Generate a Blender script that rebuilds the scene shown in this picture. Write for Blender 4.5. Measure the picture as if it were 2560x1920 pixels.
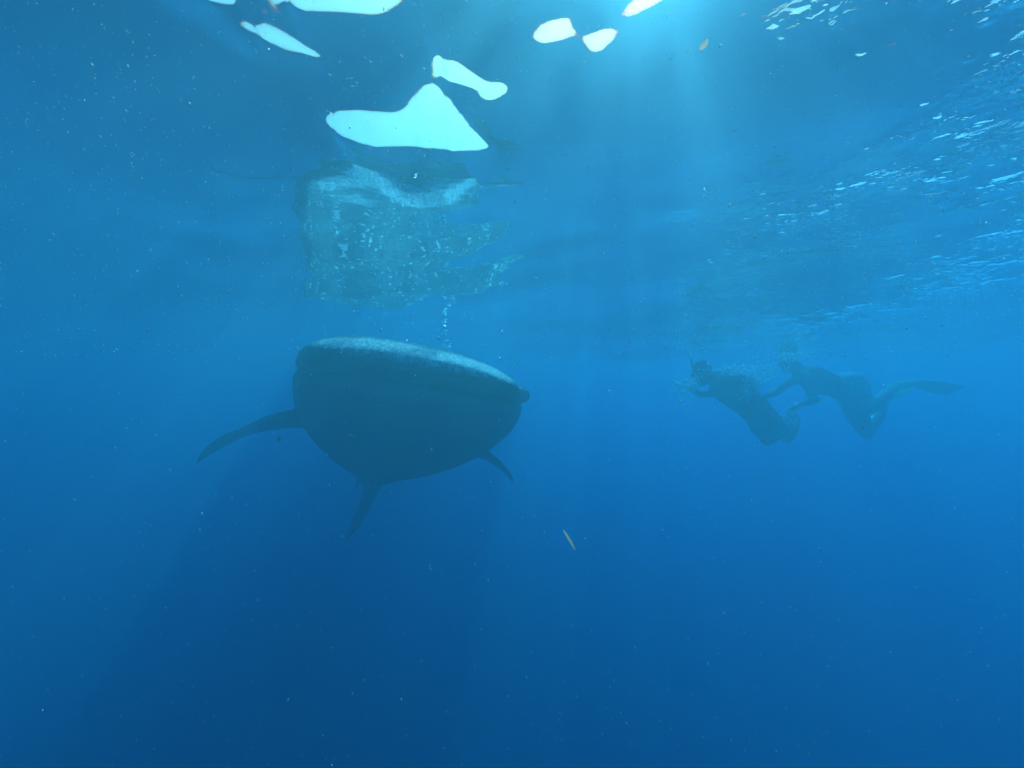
import bpy, bmesh, math, random
import numpy as np
from mathutils import Vector, Matrix

for o in list(bpy.data.objects):
    bpy.data.objects.remove(o, do_unlink=True)
scene = bpy.context.scene
C = scene.collection
R = math.radians
random.seed(7)
rng = np.random.default_rng(11)

# ------------------------------------------------------------------ camera
FPX = 1100.0                      # focal length in pixels of the 2560 wide photograph
PITCH = R(1.0)
CAM = Vector((0.0, 0.0, -0.75))   # three quarters of a metre under the surface
cd = bpy.data.cameras.new("camera")
cam = bpy.data.objects.new("camera", cd)
C.objects.link(cam)
cam.location = CAM
cam.rotation_euler = (R(90) + PITCH, 0, 0)
cd.sensor_width = 36.0
cd.lens = 36.0 * FPX / 2560.0
cd.clip_start = 0.02
cd.clip_end = 500.0
scene.camera = cam

# ------------------------------------------------------------------ light
SUN_EL, SUN_AZ = 52.0, 15.5       # azimuth to the right of straight ahead
world = bpy.data.worlds.new("World")
scene.world = world
world.use_nodes = True
wn = world.node_tree
bg = wn.nodes["Background"]
sky = wn.nodes.new("ShaderNodeTexSky")
sky.sky_type = 'NISHITA'
sky.sun_disc = False
sky.sun_elevation = R(SUN_EL)
sky.sun_rotation = R(SUN_AZ)
sky.air_density = 1.0
sky.dust_density = 1.5
sky.ozone_density = 2.0
wn.links.new(sky.outputs[0], bg.inputs[0])
bg.inputs[1].default_value = 0.15

sd = bpy.data.lights.new("sun", 'SUN')
sun = bpy.data.objects.new("sun", sd)
C.objects.link(sun)
sd.energy = 3.4
sd.angle = R(0.6)
sd.color = (1.0, 0.97, 0.92)
sdir = Vector((math.sin(R(SUN_AZ)) * math.cos(R(SUN_EL)), math.cos(R(SUN_AZ)) * math.cos(R(SUN_EL)), math.sin(R(SUN_EL))))
sun.rotation_euler = sdir.to_track_quat('Z', 'Y').to_euler()
sun.location = sdir * 30

scene.view_settings.view_transform = 'Standard'
scene.view_settings.look = 'None'
scene.view_settings.gamma = 1.0
scene.view_settings.use_curve_mapping = False
scene.view_settings.exposure = 1.22
scene.cycles.use_denoising = True
scene.cycles.volume_bounces = 3
scene.cycles.max_bounces = 8
scene.cycles.transparent_max_bounces = 12
scene.cycles.caustics_reflective = False
scene.cycles.sample_clamp_indirect = 6.0


# ------------------------------------------------------------------ helpers
def at(px, py, Y):
    """World point that lies Y metres ahead, on the sight line of a place in the photograph."""
    cx, cz = (px - 1280.0) / FPX, (960.0 - py) / FPX
    d = Vector((cx, math.cos(PITCH) - cz * math.sin(PITCH), math.sin(PITCH) + cz * math.cos(PITCH)))
    return CAM + d * (Y / d.y)


def new_mat(name):
    m = bpy.data.materials.new(name)
    m.use_nodes = True
    m.node_tree.nodes.clear()
    out = m.node_tree.nodes.new("ShaderNodeOutputMaterial")
    return m, m.node_tree.nodes, m.node_tree.links, out


def simple_mat(name, col, rough=0.6, col2=None, scale=20.0, bump=0.0):
    m, n, l, out = new_mat(name)
    p = n.new("ShaderNodeBsdfPrincipled")
    p.inputs["Roughness"].default_value = rough
    p.inputs["IOR"].default_value = 1.30
    tc = n.new("ShaderNodeTexCoord")
    no = n.new("ShaderNodeTexNoise")
    no.inputs["Scale"].default_value = scale
    no.inputs["Detail"].default_value = 5
    l.new(tc.outputs["Object"], no.inputs["Vector"])
    cr = n.new("ShaderNodeValToRGB")
    c2 = col2 or tuple(c * 0.75 for c in col)
    cr.color_ramp.elements[0].position = 0.35
    cr.color_ramp.elements[1].position = 0.65
    cr.color_ramp.elements[0].color = (*c2, 1)
    cr.color_ramp.elements[1].color = (*col, 1)
    l.new(no.outputs[0], cr.inputs[0])
    l.new(cr.outputs[0], p.inputs["Base Color"])
    if bump:
        b = n.new("ShaderNodeBump")
        b.inputs["Distance"].default_value = bump
        l.new(no.outputs[0], b.inputs["Height"])
        l.new(b.outputs[0], p.inputs["Normal"])
    l.new(p.outputs[0], out.inputs["Surface"])
    return m


def mesh_obj(name, verts, faces, mat, parent=None, smooth=True):
    me = bpy.data.meshes.new(name)
    me.from_pydata([tuple(v) for v in verts], [], [tuple(f) for f in faces])
    me.update()
    o = bpy.data.objects.new(name, me)
    C.objects.link(o)
    if mat:
        me.materials.append(mat)
    if smooth:
        me.polygons.foreach_set("use_smooth", [True] * len(me.polygons))
    if parent:
        o.parent = parent
        me.transform(Matrix.Translation(-parent.location))
    return o


def thing(name, label, cat, loc, group=None):
    o = bpy.data.objects.new(name, None)
    o.empty_display_size = 0.2
    C.objects.link(o)
    o.location = loc
    o["label"] = label
    o["category"] = cat
    if group:
        o["group"] = group
    return o


def tag(o, label=None, cat=None, group=None, kind=None):
    for k, v in (("label", label), ("category", cat), ("group", group), ("kind", kind)):
        if v:
            o[k] = v
    return o


def loft(rings, cap=True):
    """rings: list of equal-length point lists -> verts, faces of a closed tube."""
    n = len(rings[0])
    V = [p for r in rings for p in r]
    F = []
    for i in range(len(rings) - 1):
        a, b = i * n, (i + 1) * n
        for k in range(n):
            k2 = (k + 1) % n
            F.append((a + k, a + k2, b + k2, b + k))
    if cap:
        c0 = len(V)
        V.append(sum((Vector(p) for p in rings[0]), Vector()) / n)
        V.append(sum((Vector(p) for p in rings[-1]), Vector()) / n)
        e = (len(rings) - 1) * n
        for k in range(n):
            k2 = (k + 1) % n
            F.append((c0, k2, k))
            F.append((c0 + 1, e + k, e + k2))
    return V, F


def capsule_chain(points, radii, n=14, flat=1.0, flat_axis=None):
    """Tapered limb with round ends through points."""
    P = [Vector(p) for p in points]
    rings = []
    m = len(P)
    up = Vector((0.13, 0.21, 0.97))
    for i in range(m):
        t = (P[min(i + 1, m - 1)] - P[max(i - 1, 0)]).normalized()
        u = t.cross(up)
        if u.length < 0.2:
            u = t.cross(Vector((1, 0, 0)))
        u.normalize()
        v = t.cross(u).normalized()
        if i == 0:
            for a in (80, 55, 28):
                rings.append((P[0] - t * radii[0] * math.sin(R(a)), u, v, radii[0] * math.cos(R(a))))
        rings.append((P[i], u, v, radii[i]))
        if i == m - 1:
            for a in (28, 55, 80):
                rings.append((P[i] + t * radii[i] * math.sin(R(a)), u, v, radii[i] * math.cos(R(a))))
    out = []
    for c, u, v, r in rings:
        ring = []
        for k in range(n):
            a = 2 * math.pi * k / n
            off = u * math.cos(a) * r + v * math.sin(a) * r
            if flat_axis is not None:
                off -= flat_axis * off.dot(flat_axis) * (1 - flat)
            ring.append(c + off)
        out.append(ring)
    return loft(out)


def spline(pts, k=6):
    """Catmull-Rom through tuples of numbers."""
    P = [np.array(p, float) for p in pts]
    P = [2 * P[0] - P[1]] + P + [2 * P[-1] - P[-2]]
    out = []
    for i in range(1, len(P) - 2):
        for j in range(k):
            t = j / k
            a, b, c, d = P[i - 1], P[i], P[i + 1], P[i + 2]
            out.append(0.5 * (2 * b + (c - a) * t + (2 * a - 5 * b + 4 * c - d) * t * t + (3 * b - a - 3 * c + d) * t ** 3))
    out.append(P[-2])
    return out


def join_parts(parts):
    V, F = [], []
    for v, f in parts:
        o = len(V)
        V += list(v)
        F += [tuple(i + o for i in t) for t in f]
    return V, F


def fused(name, parts, voxel, mat, parent=None, smooth_it=4, fac=0.5):
    """Union of closed shells as one continuous skin."""
    V, F = join_parts(parts)
    o = mesh_obj(name, V, F, None, None)
    bm = bmesh.new()
    bm.from_mesh(o.data)
    bmesh.ops.recalc_face_normals(bm, faces=bm.faces)
    bm.to_mesh(o.data)
    bm.free()
    m = o.modifiers.new("r", 'REMESH')
    m.mode = 'VOXEL'
    m.voxel_size = voxel
    if smooth_it:
        s = o.modifiers.new("s", 'SMOOTH')
        s.iterations = smooth_it
        s.factor = fac
    dg = bpy.context.evaluated_depsgraph_get()
    me = bpy.data.meshes.new_from_object(o.evaluated_get(dg))
    bpy.data.objects.remove(o, do_unlink=True)
    me.name = name
    me.materials.clear()
    me.materials.append(mat)
    me.polygons.foreach_set("use_smooth", [True] * len(me.polygons))
    o = bpy.data.objects.new(name, me)
    C.objects.link(o)
    if parent:
        o.parent = parent
        me.transform(Matrix.Translation(-parent.location))
    return o


def np_mesh(name, V, F, mat, smooth=True):
    me = bpy.data.meshes.new(name)
    V = np.asarray(V, np.float32)
    F = np.asarray(F, np.int32)
    me.vertices.add(len(V))
    me.vertices.foreach_set("co", V.ravel())
    k = F.shape[1]
    me.loops.add(F.size)
    me.loops.foreach_set("vertex_index", F.ravel())
    me.polygons.add(len(F))
    me.polygons.foreach_set("loop_start", np.arange(0, F.size, k, dtype=np.int32))
    me.update(calc_edges=True)
    me.polygons.foreach_set("use_smooth", [smooth] * len(F))
    me.materials.append(mat)
    o = bpy.data.objects.new(name, me)
    C.objects.link(o)
    return o


# ------------------------------------------------------------------ water surface
def axis(fine_lo, fine_hi, step, lo, hi, grow):
    a = list(np.arange(fine_lo, fine_hi, step))
    s, x = step, fine_lo
    left = []
    while x > lo:
        s *= grow
        x -= s
        left.append(x)
    s, x = step, a[-1]
    right = []
    while x < hi:
        s *= grow
        x += s
        right.append(x)
    return np.array(left[::-1] + a + right)


XS = axis(-1.7, 1.9, 0.012, -110, 110, 1.028)
YS = axis(0.62, 2.0, 0.009, -60, 120, 1.022)
GX, GY = np.meshgrid(XS, YS)


def spacing(a):
    return np.gradient(a)


SP = np.maximum(spacing(XS)[None, :], spacing(YS)[:, None])
H = np.zeros_like(GX)
WAVE = np.zeros_like(GX)
# swell and chop: directional sines whose slope is kept small near the camera
for i in range(46):
    lam = 0.35 * (1.11 ** i) if i < 30 else 0.22 + 0.05 * (i - 30)
    ang = rng.normal(0.75, 0.55) + (math.pi if rng.random() < 0.3 else 0)
    k = 2 * math.pi / lam
    slope = 0.021 if lam > 0.7 else 0.012
    amp = slope / k
    ph = rng.random() * 6.28
    fade = np.clip((lam / (SP * 3.0)) - 0.6, 0, 1)
    arg = k * (math.cos(ang) * GX + math.sin(ang) * GY) + ph
    wv = np.sin(arg + 0.7 * np.sin(0.37 * k * (math.sin(ang) * GX - math.cos(ang) * GY) + ph * 2))
    WAVE += amp * wv * fade
for i in range(10):
    lam = 0.28 + 0.06 * i
    k = 2 * math.pi / lam
    ang = rng.choice([-1, 1]) * rng.uniform(0.45, 1.0)
    WAVE += (0.012 / k) * np.sin(k * (math.cos(ang) * GX + math.sin(ang) * GY) + rng.random() * 6.28 + 0.8 * np.sin(2.1 * GX + 1.7 * GY + i)) \
        * np.clip((lam / (SP * 3.0)) - 0.6, 0, 1) * np.exp(-((GX + 0.5) / 2.2) ** 2 - ((GY - 2.4) / 1.0) ** 2)
# a low crest about a metre and a half ahead; beyond it the swell falls away
def sstep(t):
    t = np.clip(t, 0, 1)
    return t * t * (3 - 2 * t)


H += -0.12 * sstep((GY - 1.30) / 3.0)
# trough in which the snorkellers float, sloping down behind the rippled water
H += -0.235 * np.exp(-(((GX - 3.3) / 2.6) ** 2 + ((GY - 5.5) / 2.1) ** 2))

# wavelets whose far slopes are steep enough to look through the surface at the sky
PATCHES = [
    [(817, 310), (825, 285), (860, 275), (930, 280), (990, 283), (1020, 270), (1035, 240), (1060, 215), (1085, 212), (1110, 230), (1140, 270), (1180, 320), (1228, 368), (1200, 375), (1130, 376), (1060, 368), (990, 367), (930, 365), (880, 350), (840, 335)],
    [(1085, 150), (1100, 144), (1140, 152), (1190, 190), (1220, 208), (1260, 208), (1270, 222), (1255, 240), (1230, 252), (1205, 250), (1190, 225), (1150, 210), (1100, 200), (1090, 175)],
    [(618, 60), (640, 55), (700, 80), (760, 110), (808, 140), (800, 147), (770, 142), (710, 118), (650, 98), (622, 78)],
    [(690, -90), (690, 0), (740, 22), (850, 30), (945, 37), (1000, 5), (1040, -90)],
    [(480, -60), (480, -5), (550, 10), (610, 5), (600, -60)],
    [(1335, 100), (1345, 75), (1370, 58), (1425, 42), (1425, 65), (1440, 85), (1400, 98), (1360, 108)],
    [(1465, 95), (1490, 80), (1545, 68), (1525, 105), (1490, 135), (1475, 120)],
    [(1550, 45), (1580, 10), (1600, -40), (1700, -40), (1650, 0), (1590, 35)],
]


def on_surface(px, py, z=0.0):
    d = at(px, py, 1.0) - CAM
    t = (z - CAM.z) / d.z
    return CAM + d * t


def poly_sdf(poly, X, Y):
    P = np.array(poly)
    n = len(P)
    d2 = np.full(X.shape, 1e9)
    inside = np.zeros(X.shape, bool)
    for i in range(n):
        a, b = P[i], P[(i + 1) % n]
        e = b - a
        wx, wy = X - a[0], Y - a[1]
        t = np.clip((wx * e[0] + wy * e[1]) / (e @ e), 0, 1)
        d2 = np.minimum(d2, (wx - e[0] * t) ** 2 + (wy - e[1] * t) ** 2)
        c = ((a[1] > Y) != (b[1] > Y)) & (X < (b[0] - a[0]) * (Y - a[1]) / (b[1] - a[1] + 1e-12) + a[0])
        inside ^= c
    return np.where(inside, np.sqrt(d2), -np.sqrt(d2))


CRIT = math.acos(1 / 1.333)   # elevation below which the surface mirrors: 41.4 degrees
ix = np.where((XS > -2.6) & (XS < 2.8))[0]
iy = np.where((YS > -0.9) & (YS < 3.4))[0]
sx, sy = slice(ix[0], ix[-1] + 1), slice(iy[0], iy[-1] + 1)
LX, LY = GX[sy, sx], GY[sy, sx]
elev = np.arctan2(0.75, np.hypot(LX, LY))
ysub = YS[sy]
dy = np.gradient(ysub)
calm = np.ones_like(LX)
near = np.exp(-((GY - 0.9) / 0.8) ** 2 - (GX / 2.0) ** 2)
WAVE *= (1 - 0.55 * near)
LD = np.hypot(LX, LY)
seen = sstep((LY - 0.74) / 0.08) * sstep((1.75 - LY) / 0.3)
lx, ly = XS[sx], YS[sy]
dxs, dys = np.diff(lx)[None, :], np.diff(ly)[:, None]
area_y = dys * np.gradient(lx)[None, :]
area_x = dxs * np.gradient(ly)[:, None]
eps = 0.02 * np.gradient(ly)[:, None] * np.gradient(lx)[None, :]
kx = 0.015 * area_x / dxs ** 2
polys = [[tuple(on_surface(px, py, 0.0).xy) for px, py in poly] for poly in PATCHES]
for p in polys:
    s = poly_sdf(p, LX, LY)
    calm = np.minimum(calm, 1 - 0.9 * np.clip(1 + (s - 0.02) / 0.12, 0, 1))
WAVE[sy, sx] *= calm
W0 = (H + WAVE)[sy, sx]
ex = sstep((LX - LX.min()) / 0.5) * sstep((LX.max() - LX) / 0.5)
ey = sstep((LY - LY.min()) / 0.8) * sstep((LY.max() - LY) / 0.8)
corr = np.zeros_like(LX)
h = np.zeros_like(LX)
for rnd in range(5):
    tot = W0 + h * ex * ey
    sc_ = 0.75 / (0.75 + tot)
    M = np.zeros_like(LX)
    rim = np.zeros_like(LX)
    for p in polys:
        s = poly_sdf(p, LX * sc_, LY * sc_)
        m_ = np.clip(s / 0.012 + 0.5, 0, 1)
        M = np.maximum(M, m_ * m_ * (3 - 2 * m_))
        rim = np.maximum(rim, np.clip((s + 0.04) / 0.02, 0, 1))
    # angle between the sight line and the true normal of the water
    hx_ = np.gradient(tot, axis=1) / np.gradient(lx)[None, :]
    hy_ = np.gradient(tot, axis=0) / np.gradient(ly)[:, None]
    dz_ = 0.75 + tot
    cosa = (-hx_ * LX - hy_ * LY + dz_) / np.sqrt(hx_ ** 2 + hy_ ** 2 + 1) / np.sqrt(LX ** 2 + LY ** 2 + dz_ ** 2)
    ang = np.arccos(np.clip(cosa, -1, 1))
    lim = math.asin(1 / 1.333)
    too_dark = np.clip(ang - (lim - R(4.0)), -R(1.5), R(25)) * M
    too_open = np.clip((lim + R(2.2)) - ang, 0, R(25)) * (1 - M)
    corr = np.clip(corr - too_dark * 0.9 + too_open * 0.9, -1.0, 0.6)
    gyT = np.tan(corr) * seen
    wy = 0.02 + seen * (0.5 + 2.0 * M + 0.8 * rim)
    wyE = 0.5 * (wy[1:] + wy[:-1])
    gyE = 0.5 * (gyT[1:] + gyT[:-1])
    ky = wyE * area_y / dys ** 2

    def A_op(v):
        r = eps * v
        d_ = (v[1:] - v[:-1]) * ky
        r[1:] += d_
        r[:-1] -= d_
        d_ = (v[:, 1:] - v[:, :-1]) * kx
        r[:, 1:] += d_
        r[:, :-1] -= d_
        return r

    rhs = np.zeros_like(LX)
    q = ky * gyE * dys
    rhs[1:] += q
    rhs[:-1] -= q
    diag = eps.copy()
    diag[1:] += ky
    diag[:-1] += ky
    diag[:, 1:] += kx
    diag[:, :-1] += kx
    r_ = rhs - A_op(h)
    z_ = r_ / diag
    p_ = z_.copy()
    rz = (r_ * z_).sum()
    for it in range(350):
        Ap = A_op(p_)
        al = rz / (p_ * Ap).sum()
        h += al * p_
        r_ -= al * Ap
        z_ = r_ / diag
        rz2 = (r_ * z_).sum()
        if rz2 < 1e-16:
            break
        p_ = z_ + (rz2 / rz) * p_
        rz = rz2
H += WAVE
H[sy, sx] += h * ex * ey
ny, nx = GX.shape
V = np.stack([GX.ravel(), GY.ravel(), H.ravel()], 1)
idx = np.arange(nx * ny).reshape(ny, nx)
F = np.stack([idx[:-1, :-1].ravel(), idx[:-1, 1:].ravel(), idx[1:, 1:].ravel(), idx[1:, :-1].ravel()], 1)


def water_height(x, y):
    i = int(np.clip(np.searchsorted(XS, x), 0, nx - 1))
    j = int(np.clip(np.searchsorted(YS, y), 0, ny - 1))
    return float(H[j, i])


mw, n, l, out = new_mat("water_surface")
geo = n.new("ShaderNodeNewGeometry")


def mathn(op, a, b=None, c=None):
    x = n.new("ShaderNodeMath")
    x.operation = op
    for i, v in enumerate((a, b, c)):
        if v is None:
            continue
        if isinstance(v, (int, float)):
            x.inputs[i].default_value = v
        else:
            l.new(v, x.inputs[i])
    return x.outputs[0]


def noise(scale, detail=2, rough=0.5, vec=None, dist=0.0):
    x = n.new("ShaderNodeTexNoise")
    x.inputs["Scale"].default_value = scale
    x.inputs["Detail"].default_value = detail
    x.inputs["Roughness"].default_value = rough
    x.inputs["Distortion"].default_value = dist
    l.new(vec or geo.outputs["Position"], x.inputs["Vector"])
    return x.outputs[0]


def maprange(v, a, b, c=0.0, d=1.0):
    x = n.new("ShaderNodeMapRange")
    x.interpolation_type = 'SMOOTHSTEP'
    for i, q in enumerate((a, b, c, d)):
        x.inputs[1 + i].default_value = q
    l.new(v, x.inputs[0])
    return x.outputs[0]


sep = n.new("ShaderNodeSeparateXYZ")
l.new(geo.outputs["Position"], sep.inputs[0])
# ripples ruffled by the snorkellers' side of the water, in gusty patches
side = maprange(mathn('SUBTRACT', sep.outputs[0], mathn('MULTIPLY', sep.outputs[1], 0.24)), 0.15, 1.2)
gust = mathn('MULTIPLY', maprange(noise(1.3, 3, 0.6), 0.38, 0.60), maprange(noise(5.0, 2, 0.6), 0.40, 0.60, 0.25, 1.3))
mask = mathn('MULTIPLY', mathn('MULTIPLY', side, maprange(sep.outputs[1], 4.4, 5.6, 1.0, 0.15)), mathn('ADD', mathn('MULTIPLY', gust, 0.85), 0.15))
rip1 = noise(11.0, 3, 0.6, dist=0.4)
rip2 = noise(34.0, 2, 0.6, dist=0.3)
vd = n.new("ShaderNodeTexVoronoi")            # scattered steep wavelets that catch the sky
vd.inputs["Scale"].default_value = 19.0
mpw = n.new("ShaderNodeMapping")
mpw.inputs["Scale"].default_value = (1.0, 1.25, 1.0)
mpw.inputs["Rotation"].default_value = (0, 0, 0.5)
l.new(geo.outputs["Position"], mpw.inputs[0])
l.new(mpw.outputs[0], vd.inputs["Vector"])
sepc = n.new("ShaderNodeSeparateColor")
l.new(vd.outputs["Color"], sepc.inputs[0])
dimple = mathn('MULTIPLY', maprange(vd.outputs["Distance"], 0.0, 0.42, 1.0, 0.0), maprange(sepc.outputs[0], 0.5, 0.9))
rh = mathn('ADD', mathn('ADD', mathn('MULTIPLY', rip1, 0.034), mathn('MULTIPLY', rip2, 0.024)), mathn('MULTIPLY', dimple, 0.028))
b1 = n.new("ShaderNodeBump")
b1.inputs["Distance"].default_value = 1.0
b1.inputs["Strength"].default_value = 1.0
l.new(mathn('ADD', mathn('MULTIPLY', mathn('MULTIPLY', rh, mask), 1.0), mathn('MULTIPLY', noise(7.0, 2, 0.5), 0.0022)), b1.inputs["Height"])


def fres(ior):
    x = n.new("ShaderNodeFresnel")
    x.inputs["IOR"].default_value = ior
    l.new(b1.outputs[0], x.inputs["Normal"])
    return x.outputs[0]


# added noise pattern dims the daylight in streaks, to make light shafts
shaft_gobo = maprange(noise(4.5, 3, 0.6, dist=0.8), 0.43, 0.57, 0.38, 1.0)
steep = n.new("ShaderNodeAttribute")      # pattern left out at the sky openings, to keep them bright
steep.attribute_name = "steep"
clear = mathn('MAXIMUM', steep.outputs["Fac"], maprange(sep.outputs[0], 1.6, 2.4))  # left out over the snorkellers too, so sunlight reaches them
shaft_gobo = mathn('MAXIMUM', shaft_gobo, clear)
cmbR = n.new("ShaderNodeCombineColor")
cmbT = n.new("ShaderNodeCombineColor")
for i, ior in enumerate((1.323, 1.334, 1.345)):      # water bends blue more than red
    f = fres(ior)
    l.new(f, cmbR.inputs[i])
    l.new(mathn('MULTIPLY', mathn('SUBTRACT', 1.0, f), shaft_gobo), cmbT.inputs[i])
gl = n.new("ShaderNodeBsdfGlossy")
gl.inputs["Roughness"].default_value = 0.0
l.new(cmbR.outputs[0], gl.inputs["Color"])
l.new(b1.outputs[0], gl.inputs["Normal"])
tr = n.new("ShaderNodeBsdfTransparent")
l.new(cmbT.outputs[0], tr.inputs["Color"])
ad = n.new("ShaderNodeAddShader")
l.new(gl.outputs[0], ad.inputs[0])
l.new(tr.outputs[0], ad.inputs[1])
l.new(ad.outputs[0], out.inputs["Surface"])
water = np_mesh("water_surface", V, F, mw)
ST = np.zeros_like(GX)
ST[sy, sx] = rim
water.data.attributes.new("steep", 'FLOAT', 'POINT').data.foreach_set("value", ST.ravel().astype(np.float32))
tag(water, "rippled underside of the sea surface with bright openings to the sky", kind="structure")

# ------------------------------------------------------------------ sea floor far below
m_sand = simple_mat("deep_seabed", (0.10, 0.12, 0.13), 0.9, (0.06, 0.08, 0.09), 0.3)
gx = np.linspace(-110, 110, 45)
gy = np.linspace(-60, 120, 37)
SX, SY = np.meshgrid(gx, gy)
SZ = -34 + 1.2 * np.sin(SX * 0.11 + 1) * np.cos(SY * 0.08) + 0.4 * rng.normal(size=SX.shape)
idx = np.arange(SX.size).reshape(SX.shape)
seabed = np_mesh("seabed", np.stack([SX.ravel(), SY.ravel(), SZ.ravel()], 1),
                 np.stack([idx[:-1, :-1].ravel(), idx[:-1, 1:].ravel(), idx[1:, 1:].ravel(), idx[1:, :-1].ravel()], 1), m_sand)
tag(seabed, "dark sea floor lost in deep blue water", kind="structure")

# ------------------------------------------------------------------ the body of water (haze)
mh, n, l, out = new_mat("sea_haze")
pv = n.new("ShaderNodeVolumePrincipled")
pv.inputs["Density"].default_value = 0.80
pv.inputs["Color"].default_value = (0.0003, 0.141, 0.178, 1)
pv.inputs["Absorption Color"].default_value = (0.0, 0.53, 0.85, 1)
pv.inputs["Anisotropy"].default_value = 0.30
pv2 = n.new("ShaderNodeVolumePrincipled")      # large particles: scatter mostly straight on, round the sun
pv2.inputs["Density"].default_value = 0.080
pv2.inputs["Color"].default_value = (0.72, 0.90, 1.0, 1)
pv2.inputs["Absorption Color"].default_value = (1, 1, 1, 1)
pv2.inputs["Anisotropy"].default_value = 0.905
av = n.new("ShaderNodeAddShader")
l.new(pv.outputs[0], av.inputs[0])
l.new(pv2.outputs[0], av.inputs[1])
l.new(av.outputs[0], out.inputs["Volume"])
bx = (-115, 115, -65, 125, -38, 0.5)
hv = [(x, y, z) for z in bx[4:6] for y in bx[2:4] for x in bx[0:2]]
hf = [(0, 2, 3, 1), (4, 5, 7, 6), (0, 1, 5, 4), (2, 6, 7, 3), (0, 4, 6, 2), (1, 3, 7, 5)]
haze = mesh_obj("haze", hv, hf, mh, smooth=False)
tag(haze, "blue sea water haze filling the whole view", kind="stuff")

# ------------------------------------------------------------------ whale shark
m_shark, n, l, out = new_mat("shark_skin")
tc = n.new("ShaderNodeTexCoord")
geo = n.new("ShaderNodeNewGeometry")
att = n.new("ShaderNodeAttribute")
att.attribute_name = "belly"
vor = n.new("ShaderNodeTexVoronoi")
vor.inputs["Scale"].default_value = 19.0
vor.inputs["Randomness"].default_value = 0.85
mp = n.new("ShaderNodeMapping")
mp.inputs["Scale"].default_value = (1.0, 0.6, 1.0)
l.new(tc.outputs["Object"], mp.inputs[0])
nz = n.new("ShaderNodeTexNoise")
nz.inputs["Scale"].default_value = 9
l.new(mp.outputs[0], nz.inputs["Vector"])
mixv = n.new("ShaderNodeMix")
mixv.data_type = 'RGBA'
mixv.inputs[0].default_value = 0.10
l.new(mp.outputs[0], mixv.inputs[6])
l.new(nz.outputs["Color"], mixv.inputs[7])
l.new(mixv.outputs[2], vor.inputs["Vector"])
spot = maprange(vor.outputs["Distance"], 0.20, 0.28, 0.9, 0.0)
vor2 = n.new("ShaderNodeTexVoronoi")
vor2.inputs["Scale"].default_value = 38.0
l.new(mixv.outputs[2], vor2.inputs["Vector"])
spot2 = maprange(vor2.outputs["Distance"], 0.18, 0.40, 0.6, 0.0)
fine = noise(60, 5, 0.7, tc.outputs["Object"])
spots = mathn('MAXIMUM', spot, mathn('MULTIPLY', mathn('MULTIPLY', spot2, 0.4), maprange(noise(2.5, 2, 0.5, tc.outputs["Object"]), 0.4, 0.6)))
back = n.new("ShaderNodeMix")
back.data_type = 'RGBA'
back.inputs[6].default_value = (0.13, 0.14, 0.15, 1)
back.inputs[7].default_value = (0.95, 0.97, 0.95, 1)
attf = n.new("ShaderNodeAttribute")
attf.attribute_name = "face"
l.new(mathn('MULTIPLY', mathn('MULTIPLY', spots, 0.95), mathn('SUBTRACT', 1.0, mathn('MULTIPLY', attf.outputs["Fac"], 0.85))), back.inputs[0])
grain = n.new("ShaderNodeMix")
grain.data_type = 'RGBA'
grain.blend_type = 'MULTIPLY'
grain.inputs[0].default_value = 1.0
gr = n.new("ShaderNodeCombineColor")
gv = maprange(fine, 0.3, 0.7, 0.65, 1.35)
for i in range(3):
    l.new(gv, gr.inputs[i])
l.new(back.outputs[2], grain.inputs[6])
l.new(gr.outputs[0], grain.inputs[7])
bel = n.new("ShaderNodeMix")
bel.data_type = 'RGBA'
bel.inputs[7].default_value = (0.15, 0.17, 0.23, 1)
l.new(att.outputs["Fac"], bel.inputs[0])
lip_shade = n.new("ShaderNodeMix")                # shade below the upper lip's rim, painted as dark skin
lip_shade.data_type = 'RGBA'
l.new(mathn('MULTIPLY', attf.outputs["Fac"], 0.85), lip_shade.inputs[0])
l.new(grain.outputs[2], lip_shade.inputs[6])
lip_shade.inputs[7].default_value = (0.045, 0.05, 0.06, 1)
l.new(lip_shade.outputs[2], bel.inputs[6])
sno = n.new("ShaderNodeMix")
sno.data_type = 'RGBA'
att2 = n.new("ShaderNodeAttribute")
att2.attribute_name = "snout"
lip_light = n.new("ShaderNodeMix")  # sunlit band along the lip, painted as paler flecked skin
lip_light.data_type = 'RGBA'
lip_light.inputs[6].default_value = (0.42, 0.44, 0.43, 1)
lip_light.inputs[7].default_value = (0.95, 0.95, 0.93, 1)
l.new(maprange(noise(45, 4, 0.7, tc.outputs["Object"], 0.6), 0.45, 0.60), lip_light.inputs[0])
l.new(att2.outputs["Fac"], sno.inputs[0])
l.new(bel.outputs[2], sno.inputs[6])
l.new(lip_light.outputs[2], sno.inputs[7])
pb = n.new("ShaderNodeBsdfPrincipled")
pb.inputs["Roughness"].default_value = 0.55
pb.inputs["IOR"].default_value = 1.2
l.new(sno.outputs[2], pb.inputs["Base Color"])
bm_ = n.new("ShaderNodeBump")
bm_.inputs["Distance"].default_value = 0.010
l.new(fine, bm_.inputs["Height"])
l.new(bm_.outputs[0], pb.inputs["Normal"])
l.new(pb.outputs[0], out.inputs["Surface"])


KS = 1.27      # how far off the shark swims


def warp(Y):
    return KS * (Y if Y < 3.0 else 3.0 + (Y - 3.0) * 0.55)


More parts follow.
